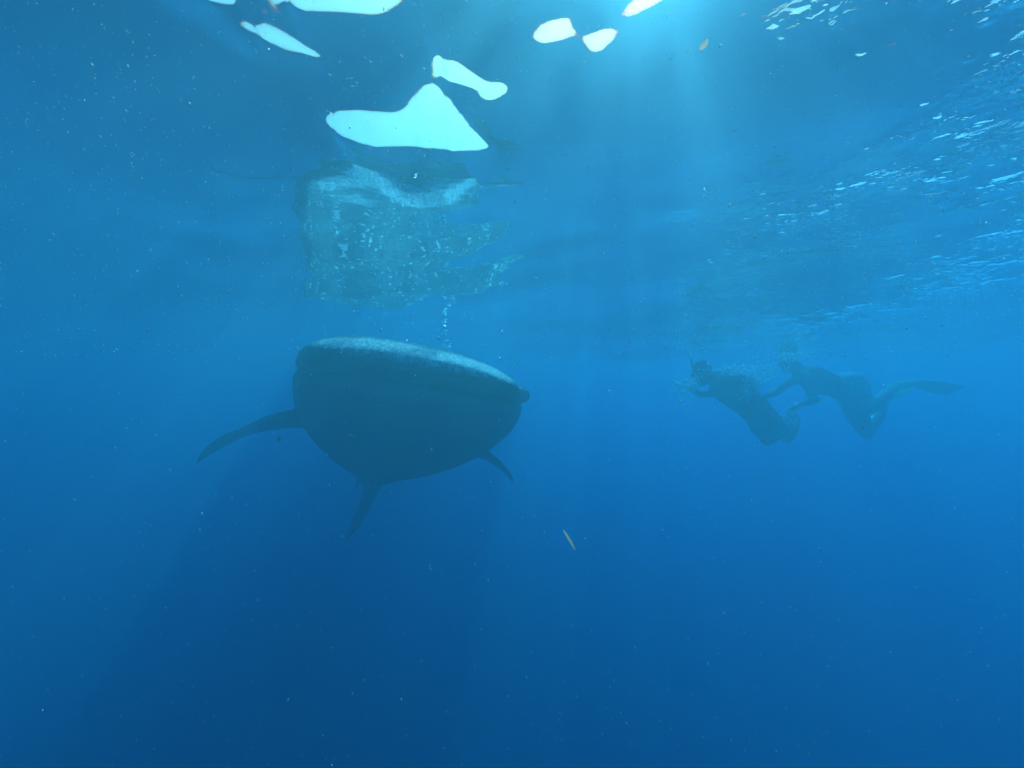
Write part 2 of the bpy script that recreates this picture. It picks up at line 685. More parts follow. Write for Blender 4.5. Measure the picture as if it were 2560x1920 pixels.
def section(Y, cpx, hw, top, mid, bot, roll, et, eb, N=56):
    """One cross-section: centre and half sizes taken on the photograph at distance Y."""
    Y = warp(Y)
    c = at(cpx, mid, Y)
    k = Y / FPX
    a, bt, bb = hw * k, (mid - top) * k, (bot - mid) * k
    ring = []
    for i in range(N):
        t = 2 * math.pi * i / N
        ct, st = math.cos(t), math.sin(t)
        e = et if st > 0 else eb
        x = a * math.copysign(abs(ct) ** (2 / e), ct)
        z = (bt if st > 0 else bb) * math.copysign(abs(st) ** (2 / e), st)
        xr = x * math.cos(roll) + z * math.sin(roll)
        zr = -x * math.sin(roll) + z * math.cos(roll)
        ring.append(Vector((c.x + xr, c.y + 0.10 * 0, c.z + zr)))
    return ring


def lofted(table):
    rows = spline(table, 4)
    return loft([section(r[0], r[1], abs(r[2]), r[3], r[4], r[5], R(r[6]), r[7], r[8]) for r in rows])


# Y, centre px, half width, top, mid, bottom, roll, exponents
UPPER = [
    (2.040, 1034, 185, 900, 922, 932, 10, 2.4, 2.2),
    (2.055, 1032, 228, 888, 926, 938, 10, 2.5, 2.3),
    (2.10, 1030, 258, 877, 934, 952, 10.5, 2.5, 2.4),
    (2.18, 1027, 275, 866, 942, 964, 11, 2.5, 2.4),
    (2.32, 1024, 283, 859, 948, 974, 11, 2.4, 2.4),
    (2.50, 1021, 285, 857, 952, 985, 11, 2.3, 2.3),
    (2.80, 1014, 280, 858, 955, 1000, 10, 2.2, 2.2),
    (3.20, 1000, 245, 864, 965, 1040, 8, 2.0, 2.1),
    (3.80, 972, 172, 874, 985, 1060, 6, 1.9, 2.0),
    (4.40, 952, 110, 893, 1010, 1090, 3, 1.9, 2.0),
    (5.00, 940, 68, 950, 1060, 1120, 2, 2.0, 2.0),
]
LOWER = [
    (2.075, 1030, 190, 972, 985, 1000, 8, 2.3, 2.2),
    (2.10, 1030, 228, 962, 985, 1018, 8, 2.3, 2.3),
    (2.24, 1026, 264, 955, 985, 1046, 8, 2.3, 2.3),
    (2.48, 1022, 282, 948, 980, 1080, 8, 2.3, 2.3),
    (2.72, 1018, 288, 930, 978, 1125, 8, 2.3, 2.4),
    (3.05, 1008, 272, 915, 980, 1168, 6, 2.2, 2.45),
    (3.40, 990, 228, 905, 990, 1193, 4, 2.1, 2.4),
    (3.80, 967, 165, 925, 1015, 1205, 3, 2.0, 2.2),
    (4.30, 945, 112, 965, 1060, 1212, 2, 2.0, 1.9),
    (4.90, 935, 62, 1040, 1115, 1202, 0, 2.0, 2.0),
    (5.50, 930, 38, 1095, 1140, 1190, 0, 2.0, 2.0),
    (5.95, 930, 22, 1115, 1145, 1180, 0, 2.0, 2.0),
]


def blade(table, N=18, thick=0.035):
    """Fin: rows of (leading point, trailing point, thickness factor)."""
    rows = spline([(*a, *b, t) for a, b, t in table], 6)
    rings = []
    lead = [Vector(r[0:3]) for r in rows]
    for i, r in enumerate(rows):
        a, b, th = Vector(r[0:3]), Vector(r[3:6]), r[6]
        span = lead[min(i + 1, len(lead) - 1)] - lead[max(i - 1, 0)]
        ch = b - a
        nrm = span.cross(ch)
        nrm = nrm.normalized() if nrm.length > 1e-9 else Vector((0, 0, 1))
        c = (a + b) / 2
        ring = []
        for k in range(N):
            t = 2 * math.pi * k / N
            x = math.cos(t)
            w = math.sin(t) * (0.62 - 0.38 * x)      # rounder at the leading edge
            ring.append(c + ch * 0.5 * x * 1.0 + nrm * thick * KS * th * w)
        rings.append(ring)
    return loft(rings)


def P3(px, py, Y):
    return tuple(at(px, py, warp(Y)))


pec_left = blade([
    (P3(800, 1035, 2.98), P3(810, 1080, 3.42), 1.5),
    (P3(735, 1026, 2.95), P3(745, 1072, 3.35), 1.2),
    (P3(670, 1041, 2.92), P3(676, 1078, 3.25), 0.9),
    (P3(612, 1067, 2.92), P3(613, 1092, 3.18), 0.8),
    (P3(547, 1094, 2.95), P3(552, 1124, 3.12), 0.65),
    (P3(504, 1130, 2.98), P3(508, 1150, 3.07), 0.5),
    (P3(489, 1158, 3.02), P3(491, 1161, 3.05), 0.35)])
pec_right = blade([
    (P3(1140, 1105, 3.00), P3(1120, 1140, 3.40), 1.3),
    (P3(1195, 1120, 3.02), P3(1170, 1140, 3.42), 1.0),
    (P3(1232, 1138, 3.08), P3(1215, 1152, 3.44), 0.8),
    (P3(1262, 1165, 3.15), P3(1248, 1172, 3.42), 0.6),
    (P3(1280, 1192, 3.22), P3(1272, 1195, 3.36), 0.5),
    (P3(1285, 1208, 3.28), P3(1282, 1208, 3.32), 0.35)])
pelvic_left = blade([
    (P3(915, 1190, 4.15), P3(915, 1195, 4.5), 0.8),
    (P3(893, 1205, 4.25), P3(900, 1210, 4.5), 0.6),
    (P3(888, 1220, 4.40), P3(894, 1221, 4.5), 0.4)])
pelvic_right = blade([
    (P3(955, 1185, 4.15), P3(965, 1180, 4.5), 0.8),
    (P3(975, 1198, 4.25), P3(980, 1196, 4.5), 0.6),
    (P3(986, 1204, 4.40), P3(988, 1203, 4.5), 0.4)])
tail_low = blade([
    (P3(908, 1150, 5.75), P3(968, 1155, 6.00), 1.2),
    (P3(909, 1203, 5.72), P3(962, 1202, 6.00), 1.0),
    (P3(902, 1245, 5.74), P3(939, 1249, 5.98), 0.8),
    (P3(886, 1285, 5.80), P3(917, 1288, 5.96), 0.6),
    (P3(872, 1325, 5.88), P3(894, 1325, 5.96), 0.5),
    (P3(862, 1350, 5.98), P3(868, 1351, 6.02), 0.35)])
tail_up = blade([
    (P3(915, 1170, 5.75), P3(960, 1160, 6.10), 1.2),
    (P3(930, 1110, 5.90), P3(975, 1105, 6.25), 1.0),
    (P3(950, 1040, 6.10), P3(985, 1045, 6.40), 0.8),
    (P3(975, 975, 6.35), P3(992, 985, 6.55), 0.5)])
dorsal = blade([
    (P3(965, 955, 3.95), P3(955, 1000, 4.50), 1.2),
    (P3(970, 925, 4.20), P3(962, 935, 4.55), 0.9),
    (P3(972, 905, 4.42), P3(968, 908, 4.60), 0.5)])
SHARK_O = at(1010, 1010, 3.0 * KS)
shark = thing("whale_shark", "huge grey whale shark swimming head-on with pale spots and closed wide mouth", "shark", SHARK_O)
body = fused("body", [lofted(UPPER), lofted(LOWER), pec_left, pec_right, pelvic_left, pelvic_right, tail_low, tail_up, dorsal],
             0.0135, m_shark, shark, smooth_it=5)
# skin tone: pale under-side, spotted back (by place on the body; lip light and shade are painted in)
me = body.data
nv = len(me.vertices)
co = np.empty(nv * 3, np.float32)
me.vertices.foreach_get("co", co)
co = co.reshape(-1, 3) + np.array(SHARK_O)
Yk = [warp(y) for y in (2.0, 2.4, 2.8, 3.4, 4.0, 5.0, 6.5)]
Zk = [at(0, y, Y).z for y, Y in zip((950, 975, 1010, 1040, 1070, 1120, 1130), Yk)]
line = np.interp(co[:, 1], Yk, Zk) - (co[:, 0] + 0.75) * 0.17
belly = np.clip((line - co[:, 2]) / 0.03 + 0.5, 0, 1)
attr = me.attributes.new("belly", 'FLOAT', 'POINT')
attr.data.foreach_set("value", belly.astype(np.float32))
rim = at(0, 908, 2.06 * KS).z - (co[:, 0] + 0.60) * 0.19
snout = np.clip((co[:, 2] - rim) / 0.03 + 0.5, 0, 1) * np.clip((2.26 * KS - co[:, 1]) / (0.10 * KS), 0, 1)
face = np.clip((rim - co[:, 2]) / 0.03 + 0.5, 0, 1) * np.clip((2.45 * KS - co[:, 1]) / (0.2 * KS), 0, 1)
me.attributes.new("face", 'FLOAT', 'POINT').data.foreach_set("value", face.astype(np.float32))
attr = me.attributes.new("snout", 'FLOAT', 'POINT')
attr.data.foreach_set("value", snout.astype(np.float32))


def ball(c, r, seg=20, rings=12, sc=(1, 1, 1)):
    V = [Vector((0, 0, 1))]
    for i in range(1, rings):
        a = math.pi * i / rings
        for k in range(seg):
            b = 2 * math.pi * k / seg
            V.append(Vector((math.sin(a) * math.cos(b), math.sin(a) * math.sin(b), math.cos(a))))
    V.append(Vector((0, 0, -1)))
    F = []
    for k in range(seg):
        F.append((0, 1 + k, 1 + (k + 1) % seg))
    for i in range(rings - 2):
        for k in range(seg):
            a, b = 1 + i * seg + k, 1 + i * seg + (k + 1) % seg
            F.append((a, a + seg, b + seg, b))
    e = 1 + (rings - 2) * seg
    for k in range(seg):
        F.append((e + k, len(V) - 1, e + (k + 1) % seg))
    c = Vector(c)
    return [c + Vector((v.x * r * sc[0], v.y * r * sc[1], v.z * r * sc[2])) for v in V], F


m_eye = simple_mat("shark_eye", (0.02, 0.02, 0.025), 0.2)
m_lid = m_shark
for (px, py, Y, s) in ((1302, 988, 2.50, 1), (768, 955, 2.70, -1)):
    c = at(px, py, Y * KS)
    bulge = fused("eye_socket", [ball(c, 0.060, sc=(1.1, 1.2, 1.0)), ball(c + Vector((-0.045 * s, 0.03, -0.005)), 0.058)], 0.006, m_lid, shark, 3)
    V, F = ball(c + Vector((0.036 * s, -0.022, -0.002)), 0.026, sc=(1, 1, 1))
    e = mesh_obj("eye", V, F, m_eye, shark)

# ------------------------------------------------------------------ small fish by the shark
def small_fish(c, L, heading, mat):
    prof = [(0.0, .01), (.06, .10), (.2, .19), (.4, .22), (.6, .16), (.8, .07), (.9, .04)]
    hx = Vector((math.cos(heading), math.sin(heading), 0.1)).normalized()
    sd_ = hx.cross(Vector((0, 0, 1))).normalized()
    up = sd_.cross(hx)
    rings = []
    for s, r in spline(prof, 3):
        rings.append([c + hx * (0.5 - s) * L + up * math.sin(a) * r * L + sd_ * math.cos(a) * r * L * 0.45
                      for a in [2 * math.pi * k / 14 for k in range(14)]])
    bodym = loft(rings)
    t0 = c + hx * (-0.36) * L
    tail = []
    for sgn in (1, -1):
        a, b, d = t0, t0 - hx * 0.18 * L + up * sgn * 0.22 * L, t0 - hx * 0.10 * L
        w = sd_ * 0.012 * L
        Vt = [a + w, b + w, d + w, a - w, b - w, d - w]
        tail.append((Vt, [(0, 1, 2), (3, 5, 4), (0, 3, 4, 1), (1, 4, 5, 2), (2, 5, 3, 0)]))
    df = [c + hx * .15 * L + up * .18 * L, c - hx * .2 * L + up * .15 * L, c - hx * .12 * L + up * .30 * L]
    w = sd_ * 0.012 * L
    Vd = [p + w for p in df] + [p - w for p in df]
    fin = (Vd, [(0, 1, 2), (3, 5, 4), (0, 3, 4, 1), (1, 4, 5, 2), (2, 5, 3, 0)])
    return bodym, tail, fin


m_fish = simple_mat("fish_skin", (0.02, 0.025, 0.03), 0.6)
fc = at(697, 1098, 3.7)
fish = thing("fish", "small dark fish under the shark's long outstretched fin", "fish", fc)
bfish, tfish, dfish = small_fish(fc, 0.13, R(-60), m_fish)
mesh_obj("body", *bfish, m_fish, fish)
mesh_obj("tail", *join_parts(tfish), m_fish, fish, smooth=False)
mesh_obj("fin", *dfish, m_fish, fish, smooth=False)

# ------------------------------------------------------------------ snorkellers
m_skin_a = simple_mat("skin_brown", (0.22, 0.13, 0.09), 0.55, (0.18, 0.105, 0.07), 14)
m_skin_b = simple_mat("skin_tan", (0.52, 0.36, 0.28), 0.34, (0.45, 0.30, 0.22), 14)
m_shirt = simple_mat("dark_rash_shirt", (0.035, 0.04, 0.05), 0.8, (0.02, 0.022, 0.03), 9)
m_shorts = simple_mat("dark_shorts", (0.03, 0.045, 0.06), 0.8, None, 9)
m_suit = simple_mat("coral_swimsuit", (0.75, 0.16, 0.18), 0.7, (0.62, 0.10, 0.12), 30)
m_bottom = simple_mat("pale_swim_bottoms", (0.65, 0.70, 0.65), 0.7, (0.36, 0.42, 0.38), 22)
m_hair = simple_mat("dark_hair", (0.03, 0.022, 0.018), 0.6, None, 60)
m_rubber = simple_mat("black_rubber", (0.02, 0.02, 0.022), 0.5)
m_pale = simple_mat("pale_fin_rubber", (0.88, 0.92, 0.82), 0.4, (0.75, 0.80, 0.70), 25)
m_yel = simple_mat("yellow_green_fin_rubber", (0.88, 0.92, 0.25), 0.35, (0.80, 0.85, 0.2), 25)
m_tube = simple_mat("snorkel_plastic", (0.75, 0.78, 0.72), 0.35)
m_glass = simple_mat("mask_lens", (0.04, 0.06, 0.07), 0.08)
m_pole = simple_mat("pale_pole", (0.75, 0.72, 0.62), 0.35)


def hand(wrist, direc, palm_n, size=0.085, curl=0.5):
    """Palm with five separate bent fingers, as closed shells to be fused with the arm."""
    d = direc.normalized()
    nrm = (palm_n - d * palm_n.dot(d)).normalized()
    side = d.cross(nrm).normalized()
    parts = [capsule_chain([wrist, wrist + d * size * 0.55, wrist + d * size * 0.95], [0.024, 0.034, 0.036], 12, 0.45, nrm)]
    for i, (o, L) in enumerate(((-0.027, .068), (-0.009, .078), (0.010, .073), (0.027, .058))):
        b = wrist + d * size * 0.95 + side * o
        p1 = b + d * L * 0.5 + nrm * L * 0.12 * curl
        p2 = p1 + d * L * 0.42 + nrm * L * 0.45 * curl
        parts.append(capsule_chain([b - d * 0.02, b, p1, p2], [0.009, 0.009, 0.0085, 0.007], 8))
    b = wrist + d * size * 0.25 - side * 0.028
    p1 = b + d * 0.030 - side * 0.028
    parts.append(capsule_chain([wrist + d * .01, b, p1, p1 + d * 0.03 - side * 0.006 + nrm * 0.01], [0.012, 0.012, 0.0105, 0.0085], 8))
    return parts


def head_parts(c, face, up, r=0.098):
    """Skull, jaw, nose, ears and neck root; face = direction the person looks."""
    f = face.normalized()
    u = (up - f * up.dot(f)).normalized()
    s = f.cross(u).normalized()
    M = Matrix((s, f, u)).transposed()

    def E(off, rad, sc):
        V, F = ball((0, 0, 0), rad, 18, 12, sc)
        return [c + M @ (v + Vector(off)) for v in V], F
    return [E((0, -0.012, 0.025), r, (0.82, 1.02, 0.98)), E((0, 0.030, -0.045), r * 0.72, (0.86, 0.92, 0.98)),
            E((0, 0.100, -0.012), 0.016, (0.8, 1.2, 1.3)), E((0, 0.088, -0.055), 0.018, (1.4, 0.7, 0.5)),
            E((0, 0.075, -0.092), 0.026, (1.0, 0.9, 0.8)),
            E((0.080, -0.01, -0.01), 0.026, (0.35, 0.8, 1.25)), E((-0.080, -0.01, -0.01), 0.026, (0.35, 0.8, 1.25))], M


def mask_and_snorkel(c, M, parent):
    def Wd(x, y, z):
        return c + M @ Vector((x, y, z))
    rim = []
    for k in range(25):
        a = 2 * math.pi * k / 24
        rim.append(Wd(0.068 * math.cos(a), 0.095 - 0.03 * abs(math.cos(a)) ** 2, 0.020 + 0.040 * math.sin(a)))
    mk = mesh_obj("mask", *capsule_chain(rim, [0.011] * 25, 8), m_rubber, parent)
    ringv = [Wd(0.064 * math.cos(2 * math.pi * k / 24), 0.100 - 0.03 * math.cos(2 * math.pi * k / 24) ** 2, 0.020 + 0.036 * math.sin(2 * math.pi * k / 24)) for k in range(24)]
    ringb = [v - M @ Vector((0, 0.006, 0)) for v in ringv]
    mesh_obj("lens", *loft([ringb, ringv]), m_glass, parent)
    strap = []
    for k in range(17):
        a = R(-15) - math.pi * k / 16 * (150 / 180) - R(0)
        a = math.pi * (-0.02 - 0.96 * k / 16)
        strap.append(Wd(0.090 * math.cos(a), 0.055 + 0.145 * math.sin(a) * 0.98, 0.022 + 0.012 * math.sin(a)))
    mesh_obj("mask_strap", *capsule_chain(strap, [0.007] * 17, 6), m_rubber, parent)
    tube = [Wd(0, 0.105, -0.055), Wd(0.05, 0.115, -0.075), Wd(0.092, 0.075, -0.06), Wd(0.100, 0.02, 0.02), Wd(0.100, -0.03, 0.12), Wd(0.098, -0.09, 0.24)]
    tb = [Vector(p) for p in spline([tuple(p) for p in tube], 5)]
    mesh_obj("snorkel", *capsule_chain(tb, [0.011] * len(tb), 10), m_tube, parent)


def swim_fin(heel, toe, tip, wide_axis, mat, parent, w0=0.05, w1=0.105):
    """Foot pocket and blade in one fin that follows the foot."""
    t = (tip - toe).normalized()
    wax = (wide_axis - t * wide_axis.dot(t)).normalized()
    nrm = t.cross(wax).normalized()
    rows = [(heel, w0 * 0.7, 0.040), (heel.lerp(toe, 0.5), w0 * 0.95, 0.042), (toe, w0 * 1.1, 0.026),
            (toe.lerp(tip, 0.25), w1 * 0.80, 0.008), (toe.lerp(tip, 0.65), w1 * 0.97, 0.006), (toe.lerp(tip, 0.93), w1, 0.005), (tip, w1 * 0.86, 0.004)]
    rings = []
    for c, w, th in rows:
        rings.append([c + wax * w * math.copysign(abs(math.cos(a)) ** .7, math.cos(a)) + nrm * th * math.sin(a)
                      for a in [2 * math.pi * k / 20 for k in range(20)]])
    f = mesh_obj("swim_fin", *loft(rings), mat, parent)
    for s in (-1, 1):
        p = [toe + wax * s * w0 + nrm * .006, toe.lerp(tip, .4) + wax * s * w1 * .86 + nrm * .006, toe.lerp(tip, .97) + wax * s * w1 * .95]
        r_ = mesh_obj("fin_rail", *capsule_chain(p, [.009, .009, .006], 8), mat, None)
        r_.data.transform(Matrix.Translation(-parent.location))
        r_.parent = f
    return f


# --- left snorkeller, head at the surface and knees bent below
YA = 4.6
A = lambda px, py, dy=0.0: at(px, py, YA + dy)
pa = thing("person", "snorkeller in dark shirt and shorts, knees drawn down, nearest the whale shark", "person", A(1850, 1010))
ha = A(1755, 935)
hpa, Ma = head_parts(ha, Vector((-0.80, -0.25, -0.55)), Vector((-0.45, 0.0, 0.85)))
sh1, sh2 = A(1800, 942, .17), A(1812, 962, -.17)
hipc = A(1888, 1022)
parts = list(hpa)
parts += [capsule_chain([ha + (A(1800, 955) - ha) * .3, A(1800, 952)], [0.062, 0.075]),
          capsule_chain([A(1798, 955), A(1815, 967), A(1842, 985), A(1866, 1004), A(1886, 1022)], [0.10, 0.150, 0.155, 0.140, 0.145]),
          capsule_chain([sh1, A(1805, 952), sh2], [0.066, 0.09, 0.066]),
          # arm hanging beside the trunk
          capsule_chain([sh2, A(1852, 948, -.26), A(1878, 952, -.28)], [0.058, 0.050, 0.044]),
          capsule_chain([A(1878, 952, -.28), A(1880, 975, -.28), A(1878, 996, -.26)], [0.044, 0.040, 0.028]),
          capsule_chain([sh1, A(1775, 985, .22), A(1748, 985, .16)], [0.056, 0.047, 0.040]),
          capsule_chain([A(1748, 985, .16), A(1722, 968, .02)], [0.040, 0.027])]
parts += hand(A(1878, 996, -.26), A(1872, 1012, -.26) - A(1878, 996, -.26), Vector((-1, 0, 0)))
parts += hand(A(1722, 968, .02), Vector((-1, -.3, .3)), Vector((0, -.5, -1)))
kA1, kA2 = A(1918, 1098, -.10), A(1968, 1092, .10)
aA1, aA2 = A(1972, 1062, .16), A(1992, 1052, .30)
parts += [capsule_chain([A(1884, 1026, -.09), A(1900, 1062, -.10), kA1], [0.105, 0.090, 0.066]),
          capsule_chain([kA1, A(1945, 1085, .02), aA1], [0.064, 0.060, 0.038]),
          capsule_chain([A(1898, 1024, .09), A(1935, 1060, .10), kA2], [0.105, 0.088, 0.064]),
          capsule_chain([kA2, A(1982, 1076, .2), aA2], [0.062, 0.058, 0.038]),
          capsule_chain([aA1, A(1962, 1048, .22)], [0.040, 0.034]),
          capsule_chain([aA2, A(1988, 1036, .36)], [0.040, 0.034])]
fused("body", parts, 0.0105, m_skin_a, pa, 3)
fused("shirt", [capsule_chain([A(1803, 957), A(1815, 967), A(1842, 985), A(1864, 1002)], [0.115, 0.163, 0.168, 0.153]),
                capsule_chain([sh1, A(1805, 952), sh2], [0.076, 0.10, 0.076]),
                capsule_chain([sh2, A(1845, 947, -.25)], [0.068, 0.064]),
                capsule_chain([sh1, A(1784, 975, .21)], [0.066, 0.060])], 0.012, m_shirt, pa, 3)
fused("shorts", [capsule_chain([A(1868, 1006), A(1886, 1022)], [0.152, 0.158]),
                 capsule_chain([A(1884, 1026, -.09), A(1903, 1068, -.10)], [0.118, 0.102]),
                 capsule_chain([A(1898, 1024, .09), A(1940, 1066, .10)], [0.118, 0.100])], 0.012, m_shorts, pa, 3)
V, F = ball((0, 0, 0), 0.106, 20, 12, (0.86, 1.0, 0.95))
mesh_obj("hair", [ha + Ma @ (v + Vector((0, -0.026, 0.032))) for v in V], F, m_hair, pa)
mask_and_snorkel(ha, Ma, pa)
swim_fin(aA1, A(1958, 1048, .22), A(1930, 1046, .50), Vector((0.35, .2, -1)), m_pale, pa, .045, .07)
swim_fin(aA2, A(1985, 1040, .34), A(1972, 1040, .62), Vector((0.9, .2, -1)), m_pale, pa, .05, .085)

# --- right snorkeller, one leg kicked back with its fin level
YB = 4.7
B = lambda px, py, dy=0.0: at(px, py, YB + dy)
pb_ = thing("person", "snorkeller in coral swimsuit with yellow-green fins, kicking one leg straight back", "person", B(2080, 980))
hb = B(1975, 902)
hpb, Mb = head_parts(hb, Vector((-0.80, -0.2, -0.6)), Vector((-0.5, 0.1, 0.8)))
t1, t2 = B(2006, 925, .16), B(2000, 945, -.16)
parts = list(hpb)
parts += [capsule_chain([hb.lerp(B(2005, 930), .25), B(2008, 932)], [0.052, 0.062]),
          capsule_chain([B(2006, 935), B(2030, 945), B(2062, 958), B(2092, 968), B(2120, 975)], [0.095, 0.138, 0.122, 0.118, 0.145]),
          capsule_chain([t1, B(2008, 935), t2], [0.056, 0.08, 0.056]),
          capsule_chain([t2, B(1968, 960, -.2), B(1942, 980, -.18)], [0.050, 0.043, 0.037]),
          capsule_chain([B(1942, 980, -.18), B(1922, 987, -.2), B(1908, 990, -.24)], [0.037, 0.032, 0.022]),
          capsule_chain([t1, B(2025, 985, .1), B(2042, 1000, -.1)], [0.050, 0.042, 0.036]),
          capsule_chain([B(2042, 1000, -.1), B(2022, 1008, -.2), B(2008, 1010, -.24)], [0.036, 0.032, 0.023])]
parts += hand(B(1908, 990, -.24), Vector((-1, 0, -.05)), Vector((0, -.3, -1)))
parts += hand(B(2008, 1010, -.24), Vector((-.9, 0, -.3)), Vector((0, .6, -1)), curl=1.0)
kB1, kB2 = B(2166, 1082, -.05), B(2172, 1022, -.30)
aB1, aB2 = B(2212, 1004, .22), B(2250, 962, .02)
parts += [capsule_chain([B(2128, 962, -.06), B(2138, 970, -.04)], [0.135, 0.125]),
          capsule_chain([B(2124, 985, -.08), B(2142, 1035, -.07), kB1], [0.118, 0.108, 0.072]),
          capsule_chain([kB1, B(2192, 1045, .08), aB1], [0.070, 0.068, 0.040]),
          capsule_chain([B(2136, 975, .06), B(2156, 1000, -.1), kB2], [0.118, 0.098, 0.068]),
          capsule_chain([kB2, B(2208, 992, -.15), aB2], [0.062, 0.062, 0.036]),
          capsule_chain([aB1, B(2226, 985, .32)], [0.036, 0.030]),
          capsule_chain([aB2, B(2285, 958, .08)], [0.038, 0.030])]
fused("body", parts, 0.0105, m_skin_b, pb_, 3)
fused("swimsuit", [capsule_chain([B(2022, 942), B(2034, 947), B(2062, 958)], [0.128, 0.147, 0.131]),
                   capsule_chain([B(2062, 958), B(2078, 963)], [0.131, 0.126])], 0.012, m_suit, pb_, 3)
fused("swim_bottoms", [capsule_chain([B(2104, 971), B(2120, 975)], [0.134, 0.154]),
                       capsule_chain([B(2128, 962, -.06), B(2138, 970, -.04)], [0.145, 0.134])], 0.012, m_bottom, pb_, 3)
V, F = ball((0, 0, 0), 0.106, 20, 12, (0.86, 1.0, 0.95))
mesh_obj("hair", [hb + Mb @ (v + Vector((0, -0.026, 0.032))) for v in V], F, m_hair, pb_)
mask_and_snorkel(hb, Mb, pb_)
swim_fin(B(2244, 964, .0), B(2290, 958, .08), B(2388, 978, .20), Vector((0.2, 1, -.55)), m_yel, pb_, .05, .11)
swim_fin(B(2208, 1008, .2), B(2226, 985, .32), B(2262, 965, .75), Vector((1, -.2, -.8)), m_yel, pb_, .05, .10)

pole = thing("pole", "slim pale camera pole held below the coral-suited snorkeller's chest", "pole", B(2000, 1008, -.28))
mesh_obj("shaft", *capsule_chain([B(1968, 1023, -.30), B(2032, 995, -.24)], [0.008, 0.010], 10), m_pole, pole)
mesh_obj("grip", *capsule_chain([B(2018, 1001, -.253), B(2034, 994, -.24)], [0.015, 0.016], 10), m_pole, pole)

def milky_mat(name, col, rough=0.3, ior=1.33, metal=0.0):
    m, n, l, out = new_mat(name)
    p = n.new("ShaderNodeBsdfPrincipled")
    p.inputs["Base Color"].default_value = (*col, 1)
    p.inputs["Roughness"].default_value = rough
    p.inputs["IOR"].default_value = ior
    p.inputs["Metallic"].default_value = metal       # air in water mirrors light by total reflection
    l.new(p.outputs[0], out.inputs["Surface"])
    return m


m_snow = milky_mat("marine_snow", (0.95, 0.97, 0.97), 0.5, 1.33, 0.7)
m_froth = milky_mat("froth_bubbles", (0.97, 0.98, 0.98), 0.45, 1.33, 0.5)

# ------------------------------------------------------------------ air bubbles
m_bub = milky_mat("air_bubble", (0.98, 0.99, 0.99), 0.42, 1.33, 0.9)
YC = 4.0
chain = [(1119, 888, 4.5), (1118, 880, 5), (1119, 868, 5.5), (1106, 866, 3), (1114, 854, 6), (1126, 859, 2.5), (1110, 836, 5), (1113, 828, 4.5),
         (1111, 815, 3.8), (1110, 806, 4), (1113, 800, 3)]
ORD = ("first second third fourth fifth sixth seventh eighth ninth tenth eleventh twelfth thirteenth fourteenth fifteenth "
       "sixteenth seventeenth eighteenth nineteenth twentieth twenty-first twenty-second twenty-third").split()
chain.sort(key=lambda c: -c[1])
base = None
for i, (px, py, r) in enumerate(chain):
    c = at(px, py, YC)
    if base is None:
        V, F = ball((0, 0, 0), 1.0, 14, 9, (1.25, 1, 0.45))
        base = mesh_obj("bubble", V, F, m_bub)
        o = base
    else:
        o = base.copy()
        C.objects.link(o)
    s = 1.3 * r * YC / FPX
    o.location = c
    o.scale = (s, s, s)
    o.rotation_euler = (R(26) + random.uniform(-.15, .15), random.uniform(-.4, .4), 0)
    k = len(chain) - i
    ordn = ORD[k - 1]
    tag(o, ("silvery air bubble at the very top of the chain rising over the shark's snout" if k == 1 else
            "silvery air bubble nearest the shark's snout, lowest of the rising chain" if i == 0 else
            ordn + " silvery air bubble from the top of the chain rising over the shark's snout"),
        "bubble", "bubbles rising in a chain over the shark's snout")

ico = bmesh.new()
bmesh.ops.create_icosphere(ico, subdivisions=1, radius=1.0)
ico.verts.ensure_lookup_table()
IV = np.array([tuple(v.co) for v in ico.verts])
IF = np.array([[v.index for v in f.verts] for f in ico.faces])
ico.free()


def cloud(name, pts, sizes, mat, stretch=None):
    n_ = len(pts)
    V = np.empty((n_, len(IV), 3))
    F = np.empty((n_, len(IF), 3), int)
    for i in range(n_):
        s = sizes[i]
        v = IV * s
        if stretch is not None:
            d, e = stretch[i]
            d = np.array(d) / np.linalg.norm(d)
            v = v + np.outer(v @ d, d) * (e - 1)
        V[i] = v + pts[i]
        F[i] = IF + i * len(IV)
    return np_mesh(name, V.reshape(-1, 3), F.reshape(-1, 3), mat)


pts, sz = [], []


def froth(px0, px1, py0, py1, Y, k, smin, smax, dyr=0.3):
    for _ in range(k):
        px = random.gauss((px0 + px1) / 2, (px1 - px0) / 4)
        py = random.gauss((py0 + py1) / 2, (py1 - py0) / 4)
        p = at(px, py, Y + random.gauss(0, dyr))
        if p.z > water_height(p.x, p.y) - 0.02:
            p.z = water_height(p.x, p.y) - random.uniform(0.01, 0.05)
        pts.append(tuple(p))
        sz.append(smin + (smax - smin) * random.random() ** 1.7)


froth(1760, 1945, 912, 945, 4.5, 520, .003, .013)
froth(1830, 1945, 925, 962, 4.45, 330, .003, .012)
froth(1850, 1965, 880, 950, 4.5, 220, .003, .011)
froth(1675, 1745, 940, 980, 4.40, 260, .003, .013, .15)
froth(1680, 1730, 960, 1030, 4.40, 110, .0025, .010, .12)
froth(1940, 2035, 878, 905, 4.5, 260, .004, .013, .12)
froth(1855, 1880, 960, 1015, 4.2, 110, .0025, .008, .08)
froth(1880, 1900, 940, 990, 4.2, 90, .0025, .008, .08)
froth(2060, 2400, 840, 925, 4.6, 200, .002, .008)
froth(1650, 1800, 780, 880, 4.2, 200, .002, .006)
fo = cloud("froth", np.array(pts), np.array(sz), m_froth)
tag(fo, "white froth and tiny bubbles stirred up around the two snorkellers", kind="stuff")

